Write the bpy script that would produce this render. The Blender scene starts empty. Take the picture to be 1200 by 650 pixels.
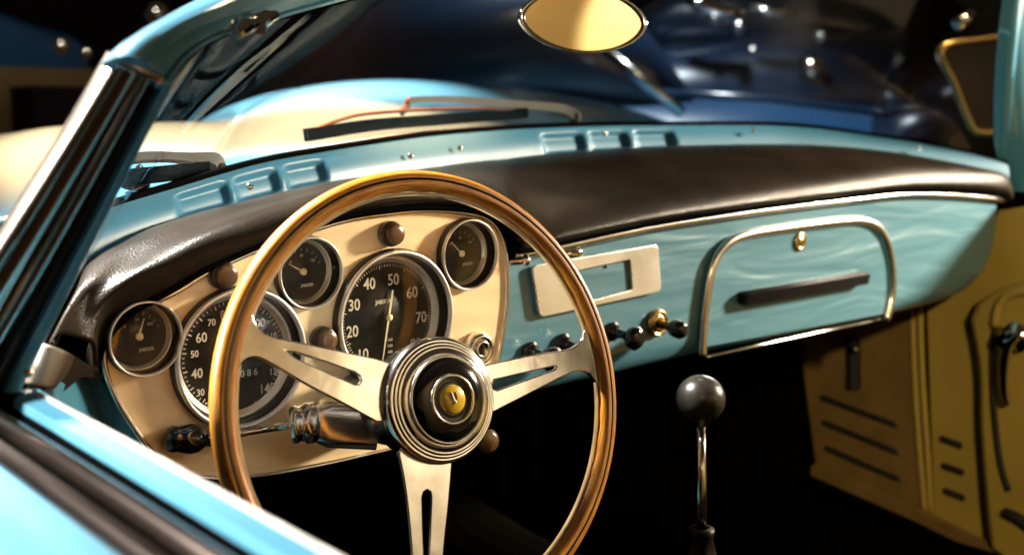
import bpy, math, random
from mathutils import Vector as V, Matrix
random.seed(4)
sc = bpy.context.scene
COL = sc.collection
PI = math.pi

# ------------------------------------------------------------------ camera frame (used as a surveying tool)
FPX = 1300.0
yaw, pit = math.radians(41.2), math.radians(8.1)
CF = V((math.sin(yaw)*math.cos(pit), math.cos(yaw)*math.cos(pit), -math.sin(pit)))
CR = V((math.cos(yaw), -math.sin(yaw), 0))
CU = CR.cross(CF)
CC = V((-.51, -.85, 1.05))
def ray(px, py): return CF + CR*((px-600)/FPX) - CU*((py-325)/FPX)
def onY(px, py, y):
    d = ray(px, py); return CC + d*((y-CC.y)/d.y)
def onX(px, py, x):
    d = ray(px, py); return CC + d*((x-CC.x)/d.x)
def onZ(px, py, z):
    d = ray(px, py); return CC + d*((z-CC.z)/d.z)
def atD(px, py, D): return CC + ray(px, py)*D
def onP(px, py, P, n):
    d = ray(px, py); return CC + d*((P-CC).dot(n)/d.dot(n))
def onCyl(px, py, a, b=.40, x0=.55):          # the curved plan of the scuttle, y = a - b (x-x0)^2
    d = ray(px, py); ex = CC.x-x0
    A = b*d.x**2; B = d.y+2*b*ex*d.x; c = CC.y-a+b*ex*ex
    return CC + d*((-B+math.sqrt(B*B-4*A*c))/(2*A))

# ------------------------------------------------------------------ materials
def mat(name, col, rough=.5, metal=0., coat=0., spec=.5, bump=None, var=None, coat_rough=.05, aniso=0., wave=False):
    m = bpy.data.materials.new(name); m.use_nodes = True
    nt = m.node_tree; b = nt.nodes['Principled BSDF']
    b.inputs['Base Color'].default_value = (*col, 1)
    b.inputs['Roughness'].default_value = rough
    b.inputs['Metallic'].default_value = metal
    b.inputs['Coat Weight'].default_value = coat
    b.inputs['Coat Roughness'].default_value = coat_rough
    b.inputs['Specular IOR Level'].default_value = spec
    if aniso: b.inputs['Anisotropic'].default_value = aniso
    tc = nt.nodes.new('ShaderNodeTexCoord')
    if var:                                    # (scale, amount) colour variation; roughness follows it a little
        n = nt.nodes.new('ShaderNodeTexNoise'); n.inputs['Scale'].default_value = var[0]; n.inputs['Detail'].default_value = 6
        mp = nt.nodes.new('ShaderNodeMapping'); mp.inputs['Scale'].default_value = var[2] if len(var) > 2 else (1, 1, 1)
        nt.links.new(tc.outputs['Object'], mp.inputs['Vector']); nt.links.new(mp.outputs[0], n.inputs['Vector'])
        r = nt.nodes.new('ShaderNodeValToRGB')
        r.color_ramp.elements[0].position = .3; r.color_ramp.elements[1].position = .7
        k = var[1]
        r.color_ramp.elements[0].color = (*[c*(1-k) for c in col], 1)
        r.color_ramp.elements[1].color = (*[min(1, c*(1+k)) for c in col], 1)
        nt.links.new(n.outputs['Fac'], r.inputs[0]); nt.links.new(r.outputs[0], b.inputs['Base Color'])
        mr = nt.nodes.new('ShaderNodeMapRange'); mr.inputs['To Min'].default_value = max(.02, rough*.8); mr.inputs['To Max'].default_value = min(1, rough*1.25)
        nt.links.new(n.outputs['Fac'], mr.inputs['Value']); nt.links.new(mr.outputs[0], b.inputs['Roughness'])
    if wave:                                   # sheet metal that is not quite flat: long shallow ripples
        mp = nt.nodes.new('ShaderNodeMapping'); mp.inputs['Scale'].default_value = (2.2, 2.2, 13)
        mp.inputs['Rotation'].default_value = (0, .10, 0)
        n = nt.nodes.new('ShaderNodeTexNoise'); n.inputs['Scale'].default_value = 1.6; n.inputs['Detail'].default_value = 2; n.inputs['Distortion'].default_value = .8
        nt.links.new(tc.outputs['Object'], mp.inputs['Vector']); nt.links.new(mp.outputs[0], n.inputs['Vector'])
        bp = nt.nodes.new('ShaderNodeBump'); bp.inputs['Strength'].default_value = 1; bp.inputs['Distance'].default_value = .0048
        nt.links.new(n.outputs[0], bp.inputs['Height']); nt.links.new(bp.outputs[0], b.inputs['Normal']); nt.links.new(bp.outputs[0], b.inputs['Coat Normal'])
    if bump:                                   # (scale, strength, distance)
        n = nt.nodes.new('ShaderNodeTexNoise' if len(bump) < 4 else 'ShaderNodeTexVoronoi'); n.inputs['Scale'].default_value = bump[0]
        nt.links.new(tc.outputs['Object'], n.inputs['Vector'])
        bp = nt.nodes.new('ShaderNodeBump'); bp.inputs['Strength'].default_value = bump[1]; bp.inputs['Distance'].default_value = bump[2]
        nt.links.new(n.outputs[0], bp.inputs['Height']); nt.links.new(bp.outputs[0], b.inputs['Normal'])
        if coat: nt.links.new(bp.outputs[0], b.inputs['Coat Normal'])
    return m
M = {}
PAINT = (.066, .235, .345)
M['paint'] = mat('sky_blue_paint', PAINT, .32, .0, 1, .5, var=(3, .05))
M['paint_dimmed'] = mat('sky_blue_paint_dimmed', (.028, .142, .235), .48, 0, .15, .25, var=(3, .06), coat_rough=.3)  # body paint darkened and dulled; weaker light on the scuttle put into colour
M['dash_paint'] = mat('dash_paint', (.070, .192, .255), .36, .0, 1, .5, coat_rough=.13, wave=True)
M['dark_paint'] = mat('teal_paint_lining', (.02, .10, .14), .4, 0, .5)
M['leather'] = mat('black_leather', (.013, .0095, .006), .30, 0, 0, .085, bump=(620, .35, .0008, 1), var=(14, .35))
M['brass'] = mat('brushed_gold_panel', (.90, .71, .42), .36, .28, 0, .5, var=(9, .10, (1, 1, 6)), bump=(90, .06, .002))
M['chrome'] = mat('chrome', (.82, .79, .74), .07, 1, 0, .5, var=(30, .06))
M['dull_chrome'] = mat('dull_chrome', (.62, .54, .44), .16, 1, 0, .5, var=(12, .15))
M['alu'] = mat('polished_aluminium', (.90, .87, .82), .13, 1, 0, .5, var=(38, .30), bump=(60, .05, .002))  # mottled tone: patchy reflections put into the colour
M['silver'] = mat('satin_silver', (.90, .87, .81), .20, 1, 0, .5, var=(20, .05))
M['black'] = mat('black_plastic', (.012, .010, .009), .28, 0, .3)
M['bakelite'] = mat('black_bakelite', (.008, .007, .006), .12, 0, .6)
M['rubber'] = mat('black_rubber', (.0025, .0025, .0025), .9, 0, 0, .0)
M['bezel_metal'] = mat('bezel_metal', (.86, .82, .74), .34, .85, 0, .5, var=(60, .08))
M['dark_trim'] = mat('dark_trim', (.29, .24, .215), .17, 1, 0, .5, var=(9, .35, (6, .6, 6)))  # dark brown metal, tone streaked lengthwise
M['handle_black'] = mat('handle_black', (.004, .003, .003), .5, 0, 0, .06)
M['dial'] = mat('dial_black', (.014, .013, .010), .35, 0, .2)
M['white'] = mat('dial_print', (.58, .53, .42), .6)
M['needle'] = mat('needle_cream', (.85, .72, .45), .5)
M['lens'] = mat('brown_lens', (.085, .042, .014), .30, 0, .5)
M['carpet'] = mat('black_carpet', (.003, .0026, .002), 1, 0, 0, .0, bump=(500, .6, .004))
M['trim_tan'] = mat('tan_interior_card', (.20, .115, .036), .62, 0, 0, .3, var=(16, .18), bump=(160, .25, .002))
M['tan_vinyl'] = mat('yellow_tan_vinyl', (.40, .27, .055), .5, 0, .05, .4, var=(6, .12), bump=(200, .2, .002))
M['slot'] = mat('slot_black', (.010, .007, .004), .7)
M['emblem'] = mat('yellow_enamel', (.62, .40, .02), .25, 0, .8, var=(60, .15))
M['emblem_mark'] = mat('emblem_mark', (.30, .12, .01), .3, 0, .8)
M['emblem_low'] = mat('emblem_green', (.22, .26, .03), .3, 0, .8)
M['radio_metal'] = mat('radio_metal', (.90, .87, .80), .28, .8, 0, .5, var=(18, .08))
M['navy'] = mat('navy_paint', (.004, .022, .058), .3, .0, 1, .5, var=(2, .2), coat_rough=.2)
M['blue2'] = mat('royal_blue_paint', (.006, .05, .13), .3, .0, 1, .5, var=(2, .2), coat_rough=.2)
M['gold_trim'] = mat('gold_window_trim', (.62, .42, .16), .25, 1)
M['floor'] = mat('hall_floor', (.16, .10, .05), .35, 0, 0, .5, var=(1.5, .25))
M['wall_tan'] = mat('tan_wall', (.64, .54, .40), .8, var=(2, .08))
M['wall_dark'] = mat('dark_wall', (.018, .010, .022), .9, var=(1.2, .4))
M['dark_glass'] = mat('dark_glass', (.005, .0035, .003), .12, 0, 0, .18)
M['wiper'] = mat('wiper_metal', (.030, .021, .011), .45, 0, 0, .2, var=(40, .2))
def wood():
    m = bpy.data.materials.new('varnished_wood'); m.use_nodes = True
    nt = m.node_tree; b = nt.nodes['Principled BSDF']
    uv = nt.nodes.new('ShaderNodeUVMap')
    mp = nt.nodes.new('ShaderNodeMapping'); mp.inputs['Scale'].default_value = (14, 5, 1)
    nt.links.new(uv.outputs[0], mp.inputs[0])
    n = nt.nodes.new('ShaderNodeTexNoise'); n.inputs['Scale'].default_value = 3.0; n.inputs['Detail'].default_value = 8; n.inputs['Roughness'].default_value = .62
    mp2 = nt.nodes.new('ShaderNodeMapping'); mp2.inputs['Scale'].default_value = (60, 60, 1)
    nt.links.new(uv.outputs[0], mp2.inputs[0])
    n2 = nt.nodes.new('ShaderNodeTexNoise'); n2.inputs['Scale'].default_value = 2.; n2.inputs['Detail'].default_value = 4
    nt.links.new(mp.outputs[0], n.inputs[0]); nt.links.new(mp2.outputs[0], n2.inputs[0])
    mx = nt.nodes.new('ShaderNodeMath'); mx.operation = 'MULTIPLY_ADD'; mx.inputs[1].default_value = .35
    nt.links.new(n2.outputs[0], mx.inputs[0]); nt.links.new(n.outputs[0], mx.inputs[2])
    r = nt.nodes.new('ShaderNodeValToRGB')
    e = r.color_ramp.elements
    e[0].position = .42; e[0].color = (.085, .024, .002, 1)
    e[1].position = .85; e[1].color = (.52, .22, .018, 1)
    x = e.new(.62); x.color = (.30, .100, .005, 1)
    nt.links.new(mx.outputs[0], r.inputs[0]); nt.links.new(r.outputs[0], b.inputs['Base Color'])
    b.inputs['Roughness'].default_value = .35; b.inputs['Coat Weight'].default_value = .6; b.inputs['Coat Roughness'].default_value = .12
    return m
M['wood'] = wood()
def glass(name, tint, f0, rough=0.0):
    m = bpy.data.materials.new(name); m.use_nodes = True
    nt = m.node_tree; nt.nodes.remove(nt.nodes['Principled BSDF'])
    o = nt.nodes['Material Output']
    t = nt.nodes.new('ShaderNodeBsdfTransparent'); t.inputs[0].default_value = (*tint, 1)
    g = nt.nodes.new('ShaderNodeBsdfGlossy'); g.inputs['Roughness'].default_value = rough
    fc = nt.nodes.new('ShaderNodeLayerWeight'); fc.inputs['Blend'].default_value = .5
    pw = nt.nodes.new('ShaderNodeMath'); pw.operation = 'POWER'; pw.inputs[1].default_value = 5
    nt.links.new(fc.outputs['Facing'], pw.inputs[0])
    lw = nt.nodes.new('ShaderNodeMath'); lw.operation = 'MULTIPLY_ADD'; lw.inputs[1].default_value = .14; lw.inputs[2].default_value = f0
    nt.links.new(pw.outputs[0], lw.inputs[0])
    mx = nt.nodes.new('ShaderNodeMixShader')
    nt.links.new(lw.outputs[0], mx.inputs[0]); nt.links.new(t.outputs[0], mx.inputs[1]); nt.links.new(g.outputs[0], mx.inputs[2])
    nt.links.new(mx.outputs[0], o.inputs['Surface'])
    return m
M['screen'] = glass('windscreen_glass', (.90, .94, .95), .025)
M['dial_glass'] = glass('dial_glass', (.95, .95, .92), .05)

# ------------------------------------------------------------------ builders
def mk(name, verts, faces, m, parent=None, smooth=True, uvs=None, sharp=None):
    me = bpy.data.meshes.new(name); me.from_pydata([tuple(v) for v in verts], [], faces); me.update()
    import bmesh
    bm = bmesh.new(); bm.from_mesh(me); bmesh.ops.recalc_face_normals(bm, faces=bm.faces)
    bm.to_mesh(me); bm.free()
    o = bpy.data.objects.new(name, me); COL.objects.link(o)
    for mm in (m if isinstance(m, list) else [m]): me.materials.append(mm)
    if smooth:
        for p in me.polygons: p.use_smooth = True
        if sharp is not None: me.set_sharp_from_angle(angle=math.radians(sharp))
    put(o, parent)
    return o
def put(o, parent):
    if parent is not None:
        o.parent = parent
        o.matrix_parent_inverse = WM[parent.name].inverted()
    WM[o.name] = Matrix.Identity(4)
WM = {}
def empty(name, loc=(0, 0, 0), parent=None):
    o = bpy.data.objects.new(name, None); COL.objects.link(o); o.empty_display_size = .05
    put(o, parent)
    o.location = loc; WM[o.name] = Matrix.Translation(loc)
    return o
def tag(o, label, cat=None, group=None, kind=None):
    if label: o['label'] = label
    if cat: o['category'] = cat
    if group: o['group'] = group
    if kind: o['kind'] = kind
class MB:
    def __init__(s): s.v = []; s.f = []
    def add(s, v, f):
        k = len(s.v); s.v += [V(p) for p in v]; s.f += [[i+k for i in q] for q in f]; return s
    def build(s, name, m, parent=None, smooth=True, sharp=35): return mk(name, s.v, s.f, m, parent, smooth, None, sharp)
def spline(pts, n=8, closed=False):            # Catmull-Rom through points
    P = [V(p) for p in pts]; N = len(P); out = []
    for i in range(N if closed else N-1):
        p1, p2 = P[i], P[(i+1) % N]
        p0 = P[i-1] if (closed or i > 0) else p1*2-p2
        p3 = P[(i+2) % N] if (closed or i+2 < N) else p2*2-p1
        for k in range(n):
            t = k/n; out.append(.5*((2*p1)+(-p0+p2)*t+(2*p0-5*p1+4*p2-p3)*t*t+(-p0+3*p1-3*p2+p3)*t**3))
    if not closed: out.append(P[-1])
    return out
def grid_faces(nu, nv, cu=False, cv=False):
    f = []
    for i in range(nu if cu else nu-1):
        for j in range(nv if cv else nv-1):
            a, b = i, (i+1) % nu; c, d = j, (j+1) % nv
            f.append([a*nv+c, b*nv+c, b*nv+d, a*nv+d])
    return f
def sweep(path, prof, up, closed=False, caps=True):   # prof: closed loop of (side, up) offsets, may be a function of t
    P = [V(p) for p in path]; n = len(P); vs = []
    U0 = up if callable(up) else (lambda i: V(up))
    for i in range(n):
        a = P[i-1] if (closed or i > 0) else P[i]; b = P[(i+1) % n] if (closed or i < n-1) else P[i]
        T = (b-a).normalized(); u = U0(i); u = (u-T*u.dot(T)).normalized(); s = T.cross(u)
        pr = prof(i/(n-1)) if callable(prof) else prof
        for (x, y) in pr: vs.append(P[i]+s*x+u*y)
    m = len(pr); f = grid_faces(n, m, closed, True)
    if caps and not closed: f += [list(range(m))[::-1], list(range((n-1)*m, n*m))]
    return vs, f
def circ(r, n=12, ry=None): return [(r*math.cos(2*PI*k/n), (ry or r)*math.sin(2*PI*k/n)) for k in range(n)]
def tube(path, r, n=10, up=(0.13, .21, 1), closed=False, ry=None):
    pf = (lambda t: circ(r(t), n)) if callable(r) else circ(r, n, ry)
    return sweep(path, pf, up, closed)
def frame(n):
    n = V(n).normalized(); u = V((0, 0, 1)).cross(n)
    if u.length < 1e-4: u = V((1, 0, 0))
    u.normalize(); return u, n.cross(u), n
def lathe(prof, c, n, seg=48, cap0=True, cap1=True):   # prof: (r, h) along n
    u, v, w = frame(n); c = V(c); vs = []
    for (r, h) in prof:
        for k in range(seg):
            a = 2*PI*k/seg; vs.append(c+u*(r*math.cos(a))+v*(r*math.sin(a))+w*h)
    f = grid_faces(len(prof), seg, False, True)
    if cap0: f.append(list(range(seg))[::-1])
    if cap1: f.append(list(range((len(prof)-1)*seg, len(prof)*seg)))
    return vs, f
def ribbon(L, Rr, prof, toward, n=1):           # station pairs L/R, prof: closed loop of (s, h)
    vs = []; N = len(L)
    for i in range(N):
        a = L[max(i-1, 0)]; b = L[min(i+1, N-1)]
        T = (b-a).normalized(); w = Rr[i]-L[i]; nn = T.cross(w).normalized()
        if nn.dot(V(toward)) < 0: nn = -nn
        for (s, h) in prof: vs.append(L[i]+w*s+nn*h)
    m = len(prof); f = grid_faces(N, m, False, True)
    f += [list(range(m))[::-1], list(range((N-1)*m, N*m))]
    return vs, f
def plate(name, loops, O, u, v, m, parent, th=.003, bevel=.0006, smooth=True):
    """flat sheet with holes: loops of world points lying on the plane O,u,v; extruded both ways by th/2"""
    u = V(u).normalized(); w = u.cross(V(v)).normalized(); v2 = w.cross(u)
    cu = bpy.data.curves.new(name, 'CURVE'); cu.dimensions = '2D'; cu.fill_mode = 'BOTH'
    for lp in loops:
        s = cu.splines.new('POLY'); s.points.add(len(lp)-1); s.use_cyclic_u = True
        for k, p in enumerate(lp):
            q = V(p)-O; s.points[k].co = (q.dot(u), q.dot(v2), 0, 1)
    cu.extrude = th/2-bevel; cu.bevel_depth = bevel; cu.bevel_resolution = 2; cu.offset = -bevel
    t = bpy.data.objects.new('t', cu); COL.objects.link(t)
    dg = bpy.context.evaluated_depsgraph_get(); dg.update()
    me = bpy.data.meshes.new_from_object(t.evaluated_get(dg)); bpy.data.objects.remove(t); bpy.data.curves.remove(cu)
    mx = Matrix((u, v2, w)).transposed().to_4x4(); mx.translation = O
    me.transform(mx); me.name = name
    o = bpy.data.objects.new(name, me); COL.objects.link(o); me.materials.clear(); me.materials.append(m)
    for p in me.polygons: p.use_smooth = True
    me.set_sharp_from_angle(angle=math.radians(40))
    put(o, parent); return o
def text_geo(body, size, O, u, v, rot=0, bold=.0, xs=1.0, th=.0002):
    cu = bpy.data.curves.new('t', 'FONT'); cu.body = body; cu.size = size; cu.align_x = 'CENTER'; cu.align_y = 'CENTER'
    cu.offset = bold; cu.extrude = th; cu.resolution_u = 3
    t = bpy.data.objects.new('t', cu); COL.objects.link(t)
    dg = bpy.context.evaluated_depsgraph_get(); dg.update()
    me = bpy.data.meshes.new_from_object(t.evaluated_get(dg)); bpy.data.objects.remove(t); bpy.data.curves.remove(cu)
    u = V(u).normalized(); v = V(v).normalized(); w = u.cross(v)
    c, s = math.cos(rot), math.sin(rot)
    vs = [O+u*((p.co.x*xs)*c-p.co.y*s)+v*((p.co.x*xs)*s+p.co.y*c)+w*p.co.z for p in me.vertices]
    fs = [list(p.vertices) for p in me.polygons]; bpy.data.meshes.remove(me)
    return vs, fs
def box(lo, hi):
    x0, y0, z0 = lo; x1, y1, z1 = hi
    v = [(x0,y0,z0),(x1,y0,z0),(x1,y1,z0),(x0,y1,z0),(x0,y0,z1),(x1,y0,z1),(x1,y1,z1),(x0,y1,z1)]
    return v, [[0,3,2,1],[4,5,6,7],[0,1,5,4],[1,2,6,5],[2,3,7,6],[3,0,4,7]]
def catmull2(pts, n=8, closed=True): return spline(pts, n, closed)
def ell(c, rx, ry, rz, nu=32, nv=16):
    vs = []
    for i in range(nv+1):
        th = PI*i/nv
        for k in range(nu):
            a = 2*PI*k/nu; vs.append(V(c)+V((rx*math.sin(th)*math.cos(a), ry*math.sin(th)*math.sin(a), rz*math.cos(th))))
    return vs, grid_faces(nv+1, nu, False, True)

# ================================================================== THE CAR
car = empty('convertible_car', (.55, 0, 0))
tag(car, 'open light blue vintage convertible with wooden steering wheel and gold instrument panel', 'car')
X, Z, NY = V((1, 0, 0)), V((0, 0, 1)), V((0, -1, 0))

# ---- scuttle (blue strip with defroster pockets) and bonnet
TOPPX = [(20, 300), (80, 262), (140, 240), (200, 222), (300, 193), (380, 178), (500, 160), (600, 152), (700, 148), (800, 147), (900, 147), (960, 151), (1020, 159), (1080, 168), (1130, 178), (1165, 187), (1182, 193)]
BACKPX = [(100, 309), (120, 297), (140, 287), (177, 269), (224, 253), (288, 237), (337, 225), (386, 215), (440, 208), (500, 199), (560, 191), (640, 183), (720, 177), (800, 174), (900, 173), (960, 176), (1020, 183), (1080, 193), (1130, 204), (1165, 214), (1180, 219)]
top3 = spline([onCyl(*p, .28) for p in TOPPX], 6)
back3 = spline([onCyl(*p, .262) for p in BACKPX], 6)
def at_x(curve, x):
    for a, b in zip(curve, curve[1:]):
        if a.x <= x <= b.x or b.x <= x <= a.x:
            t = (x-a.x)/(b.x-a.x) if abs(b.x-a.x) > 1e-9 else 0
            return a.lerp(b, t)
    return (curve[0] if abs(x-curve[0].x) < abs(x-curve[-1].x) else curve[-1]).copy()
def sstep(a, b, t):
    t = max(0, min(1, (t-a)/(b-a))); return t*t*(3-2*t)
PK = [(205, 268), (274, 326), (334, 381), (634, 684), (690, 736), (743, 790)]
PK = [(onCyl(a, 230, .27).x, onCyl(b, 220, .27).x) if a < 400 else (onCyl(a, 160, .27).x, onCyl(b, 160, .27).x) for a, b in PK]
vs = []; NX, NVv = 420, 26
for i in range(NX+1):
    x = -.235+(1.362+.235)*i/NX
    t = at_x(top3, x); b = at_x(back3, x)
    for j in range(NVv+1):
        s = j/NVv
        p = b.lerp(t, s); p.y += -.004*math.sin(PI*s)
        dep = 0
        for (xa, xb) in PK:
            w = .26*(xb-xa)
            dep = max(dep, sstep(xa-.003, xa+w*.6, x)*(1-sstep(xb-w*.5, xb+.003, x))*sstep(.02, .22, s)*(1-sstep(.62, .86, s)))
        p.y += .008*dep; p.z -= .003*dep
        vs.append(p)
f = grid_faces(NX+1, NVv+1)
# close underneath / behind so the strip has body
k0 = len(vs)
for i in range(NX+1):
    x = -.235+(1.362+.235)*i/NX
    t = at_x(top3, x); b = at_x(back3, x)
    vs.append(t+V((0, .03, -.012))); vs.append(b+V((0, .05, -.03)))
for i in range(NX):
    a = i*(NVv+1)+NVv; c = (i+1)*(NVv+1)+NVv; q = k0+2*i
    f += [[a, c, q+2, q], [q, q+2, q+3, q+1], [i*(NVv+1), q+1, q+3, (i+1)*(NVv+1)]]
scuttle = mk('scuttle', vs, f, M['paint_dimmed'], car, sharp=60)
for (px, py) in [(292, 219), (480, 183), (538, 174), (708, 157), (882, 153), (1075, 174)]:
    c = onCyl(px, py, .262); mk('screw', *lathe([(.0035, 0), (.0035, .0015), (.0022, .0028), (.0005, .003)], c+V((0, -.001, 0)), (-.3, -1, .3), 14), M['chrome'], scuttle)

# bonnet with raised middle and the two front wings, one pressing
SIL = [(-260, 178), (-120, 168), (0, 158), (60, 149), (130, 145), (200, 143.5), (262, 143), (277, 139), (292, 127), (320, 113), (360, 103), (420, 96), (480, 95), (540, 98), (600, 104), (660, 112), (720, 124), (770, 138), (805, 149), (850, 156), (950, 163), (1060, 172), (1160, 190), (1260, 215)]
base_px = [(-260, 300), (-120, 286), (0, 262), (60, 262), (118, 245), (170, 229), (215, 214), (228, 210), (240, 206), (262, 200), (292, 192), (340, 182), (390, 173), (440, 165), (495, 157), (555, 152), (620, 149), (690, 147), (750, 146), (820, 146), (900, 147), (990, 154), (1090, 170), (1170, 190)]
crest = []; 
for i, (px, py) in enumerate(SIL):
    y = (.80 if px < 270 else .80+.5*sstep(270, 300, px)) - max(0, px-700)*.0016
    crest.append(onY(px, py, y))
basep = []
for (px, py) in base_px:
    if px < 100:
        basep.append(onX(px, py+6, -.42-.0002*(100-px)) if False else onZ(px, py, .945-.0001*(100-px)))
    else: basep.append(onCyl(px, py+5, .315))
n = 6
crest = spline(crest, n); basep = spline(basep, n)
vs = []; rows = 26
for c, b in zip(crest, basep):
    for j in range(rows):
        s = j/(rows-1)
        if s < .6:
            t = s/.6; hump = sstep(.5, 1.1, c.y) if c.x > .3 else 0
            p = b.lerp(c, t); p.z += (b.z-c.z)*0 + .012*math.sin(PI*t)*0
            p.z = b.z+(c.z-b.z)*((1-hump)*math.sin(t*PI/2)**1.15+hump*sstep(-.15, 1, t)*1.0)
        else:
            t = (s-.6)/.4
            p = c+V((0, t*.9, -.42*t*t))
        vs.append(p)
bonnet = mk('bonnet', vs, grid_faces(len(crest), rows), M['paint'], car)
sd = bonnet.modifiers.new('s', 'SOLIDIFY'); sd.thickness = .002; sd.offset = 0
row0 = vs[:rows]
st = [V((-.330, -.160, .872)), V((-.330, -.06, .878)).lerp(row0[0], .1)]+[p.copy() for p in row0]
wv_ = []
for p in st:
    yy = p.y; xo = -.435-.02*math.sin(max(0, min(1, yy/1.6))*PI)
    for q in spline([p, V((p.x-.012, yy, p.z-.002)), V(((p.x+xo)/2-.02, yy, p.z-.035)), V((xo, yy, p.z-.14)), V((xo-.005, yy, p.z-.32)), V((xo+.03, yy, .28))], 5): wv_.append(q)
nw = len(wv_)//len(st)
wf_ = grid_faces(len(st), nw)
k0 = len(wv_); tl = V((-.236, .034, .925))
wv_ += [tl, basep[6].copy()]
wf_ += [[0, nw, k0], [nw, 2*nw, k0], [2*nw, k0+1, k0]]
mk('front_wing', wv_, wf_, M['paint'], car, sharp=50)

# windscreen seal along the foot of the glass
seal = mk('windscreen_seal', *tube([p+V((0, .004, .002)) for p in top3[6:]], .0042, 8), M['rubber'], car)

# ---- windscreen: header rail, pillars, glass
OUT = [(135, 67, -.215), (165, 42, -.20), (202, 20, -.178), (255, -3, -.145), (335, -30, -.10), (450, -62, -.04), (620, -100, .0), (800, -120, .02), (1000, -125, .02), (1130, -110, .0), (1226, -80, -.03)]
INN = [(203, 97, -.212), (221, 70, -.192), (250, 49, -.168), (300, 31, -.128), (400, 3, -.06), (500, -22, -.02), (640, -52, .01), (800, -70, .03), (980, -76, .03), (1115, -70, .01), (1204, -56, -.02)]
o3 = spline([onY(a_, b_, c_-.010) for a_, b_, c_ in OUT], 6); i3 = spline([onY(*p) for p in INN], 6)
hp = [(0, -.004), (0, .000), (.06, .005), (.16, .0075), (.40, .0075), (.46, .0055), (.50, .0035), (.58, .0045), (.76, .0045), (.80, .001), (.82, -.004), (.86, -.004), (.90, .000), (.98, .000), (1, -.003), (1, -.012), (.5, -.016), (0, -.012)]
header = mk('windscreen_header', *ribbon(o3, i3, hp, (-.5, -1, 0)), M['paint'], car, sharp=40)
# latch on the header
Lc = onY(300, 25, -.135)
mb = MB()
T = (onY(325, 20, -.115)-onY(278, 34, -.15)).normalized(); W = V((0, -1, 0))
def obox(c, ax, ay, az, lx, ly, lz):
    v = [c+ax*(sx*lx)+ay*(sy*ly)+az*(sz*lz) for sx in (-1, 1) for sy in (-1, 1) for sz in (-1, 1)]
    return v, [[0,1,3,2],[4,6,7,5],[0,4,5,1],[2,3,7,6],[0,2,6,4],[1,5,7,3]]
az = T.cross(W).normalized(); ay = az.cross(T)
mb.add(*tube([onY(276, 40, -.16), onY(286, 31, -.155), onY(297, 27, -.15), onY(306, 20, -.146)], lambda t: .003+.0035*math.sin(PI*min(1, t*1.1+.1)), 10))
mb.add(*tube([onY(303, 34, -.152), onY(308, 26, -.15), onY(316, 20, -.146), onY(323, 18, -.142)], lambda t: .0055-.002*t, 10))
mb.add(*tube([onY(296, 22, -.15), onY(310, 16, -.146), onY(324, 19, -.142)], .003, 8))
mb.build('latch', M['gold_trim'] if False else M['chrome'], header)

# left pillar: chrome cap + rubber channel + painted inner post
PL = [(135, 70, -.212), (100, 128, -.198), (64, 186, -.184), (30, 240, -.172), (-22, 322, -.155), (-70, 395, -.14), (-110, 458, -.128)]
PR = [(203, 98, -.205), (169, 166, -.19), (137, 230, -.175), (110, 284, -.163), (75, 354, -.148), (45, 414, -.135), (24, 458, -.125)]
p3 = spline([onY(*p) for p in PL], 5); q3 = spline([onY(*p) for p in PR], 5)
def sub(L, Rr, a, b): return [x.lerp(y, a) for x, y in zip(L, Rr)], [x.lerp(y, b) for x, y in zip(L, Rr)]
a, b = sub(p3, q3, .85, 1.0)
pillar = mk('windscreen_pillar', *ribbon(a, b, [(0, -.01), (0, .001), (.2, .002), (.8, .002), (1, .0), (1, -.02), (0, -.02)], (-.5, -1, 0)), M['paint'], car, sharp=40)
a, b = sub(p3, q3, 0, .56)
mk('chrome_cap', *ribbon(a, b, [(0, -.012), (0, -.004), (.03, .001), (.10, .0045), (.16, .005), (.22, .0038), (.30, .006), (.45, .0085), (.60, .0085), (.74, .006), (.80, .0045), (.86, .0065), (.94, .007), (1, .003), (1, -.012)], (-.5, -1, 0)), mat('pillar_chrome', (.46, .40, .33), .13, 1, 0, .5, var=(12, .12)), pillar, sharp=50)
a, b = sub(p3, q3, .56, .85)
mk('rubber_channel', *ribbon(a, b, [(0, -.01), (0, -.004), (.15, -.006), (.30, -.006), (.38, .001), (.46, .0025), (.54, .001), (.62, -.002), (.80, -.003), (.9, -.004), (1, -.004), (1, -.01)], (-.5, -1, 0)), M['black'], pillar, sharp=40)
# gold end piece where the cap meets the header
a = [onY(134, 72, -.216), onY(150, 76, -.217), onY(172, 86, -.216), onY(188, 92, -.214)]
mk('cap_end', *tube(spline(a, 5), lambda t: .0032, 10), M['dull_chrome'], pillar)
c = onY(33, 437, -.14); mk('screw', *lathe([(.003, 0), (.003, .001), (.001, .002)], c, (-.4, -1, .2), 12), M['dull_chrome'], pillar)

# right pillar
PL2 = [(1178, 268, .06), (1174, 225, .05), (1169, 188, .035), (1174, 120, .01), (1181, 50, -.01), (1190, -10, -.018), (1204, -58, -.022)]
PR2 = [(1198, 285, -.01), (1206, 240, -.01), (1214, 200, -.01), (1218, 120, -.02), (1222, 50, -.03), (1226, -10, -.03), (1228, -80, -.032)]
a = spline([onY(*p) for p in PL2], 5); b = spline([onY(*p) for p in PR2], 5)
mk('windscreen_pillar', *ribbon(a, b, [(0, -.01), (0, .002), (.08, .006), (.2, .006), (.26, .002), (.4, .005), (.8, .006), (1, .0), (1, -.02), (0, -.02)], (-.5, -1, 0)), M['paint'], car, sharp=40)

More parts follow.
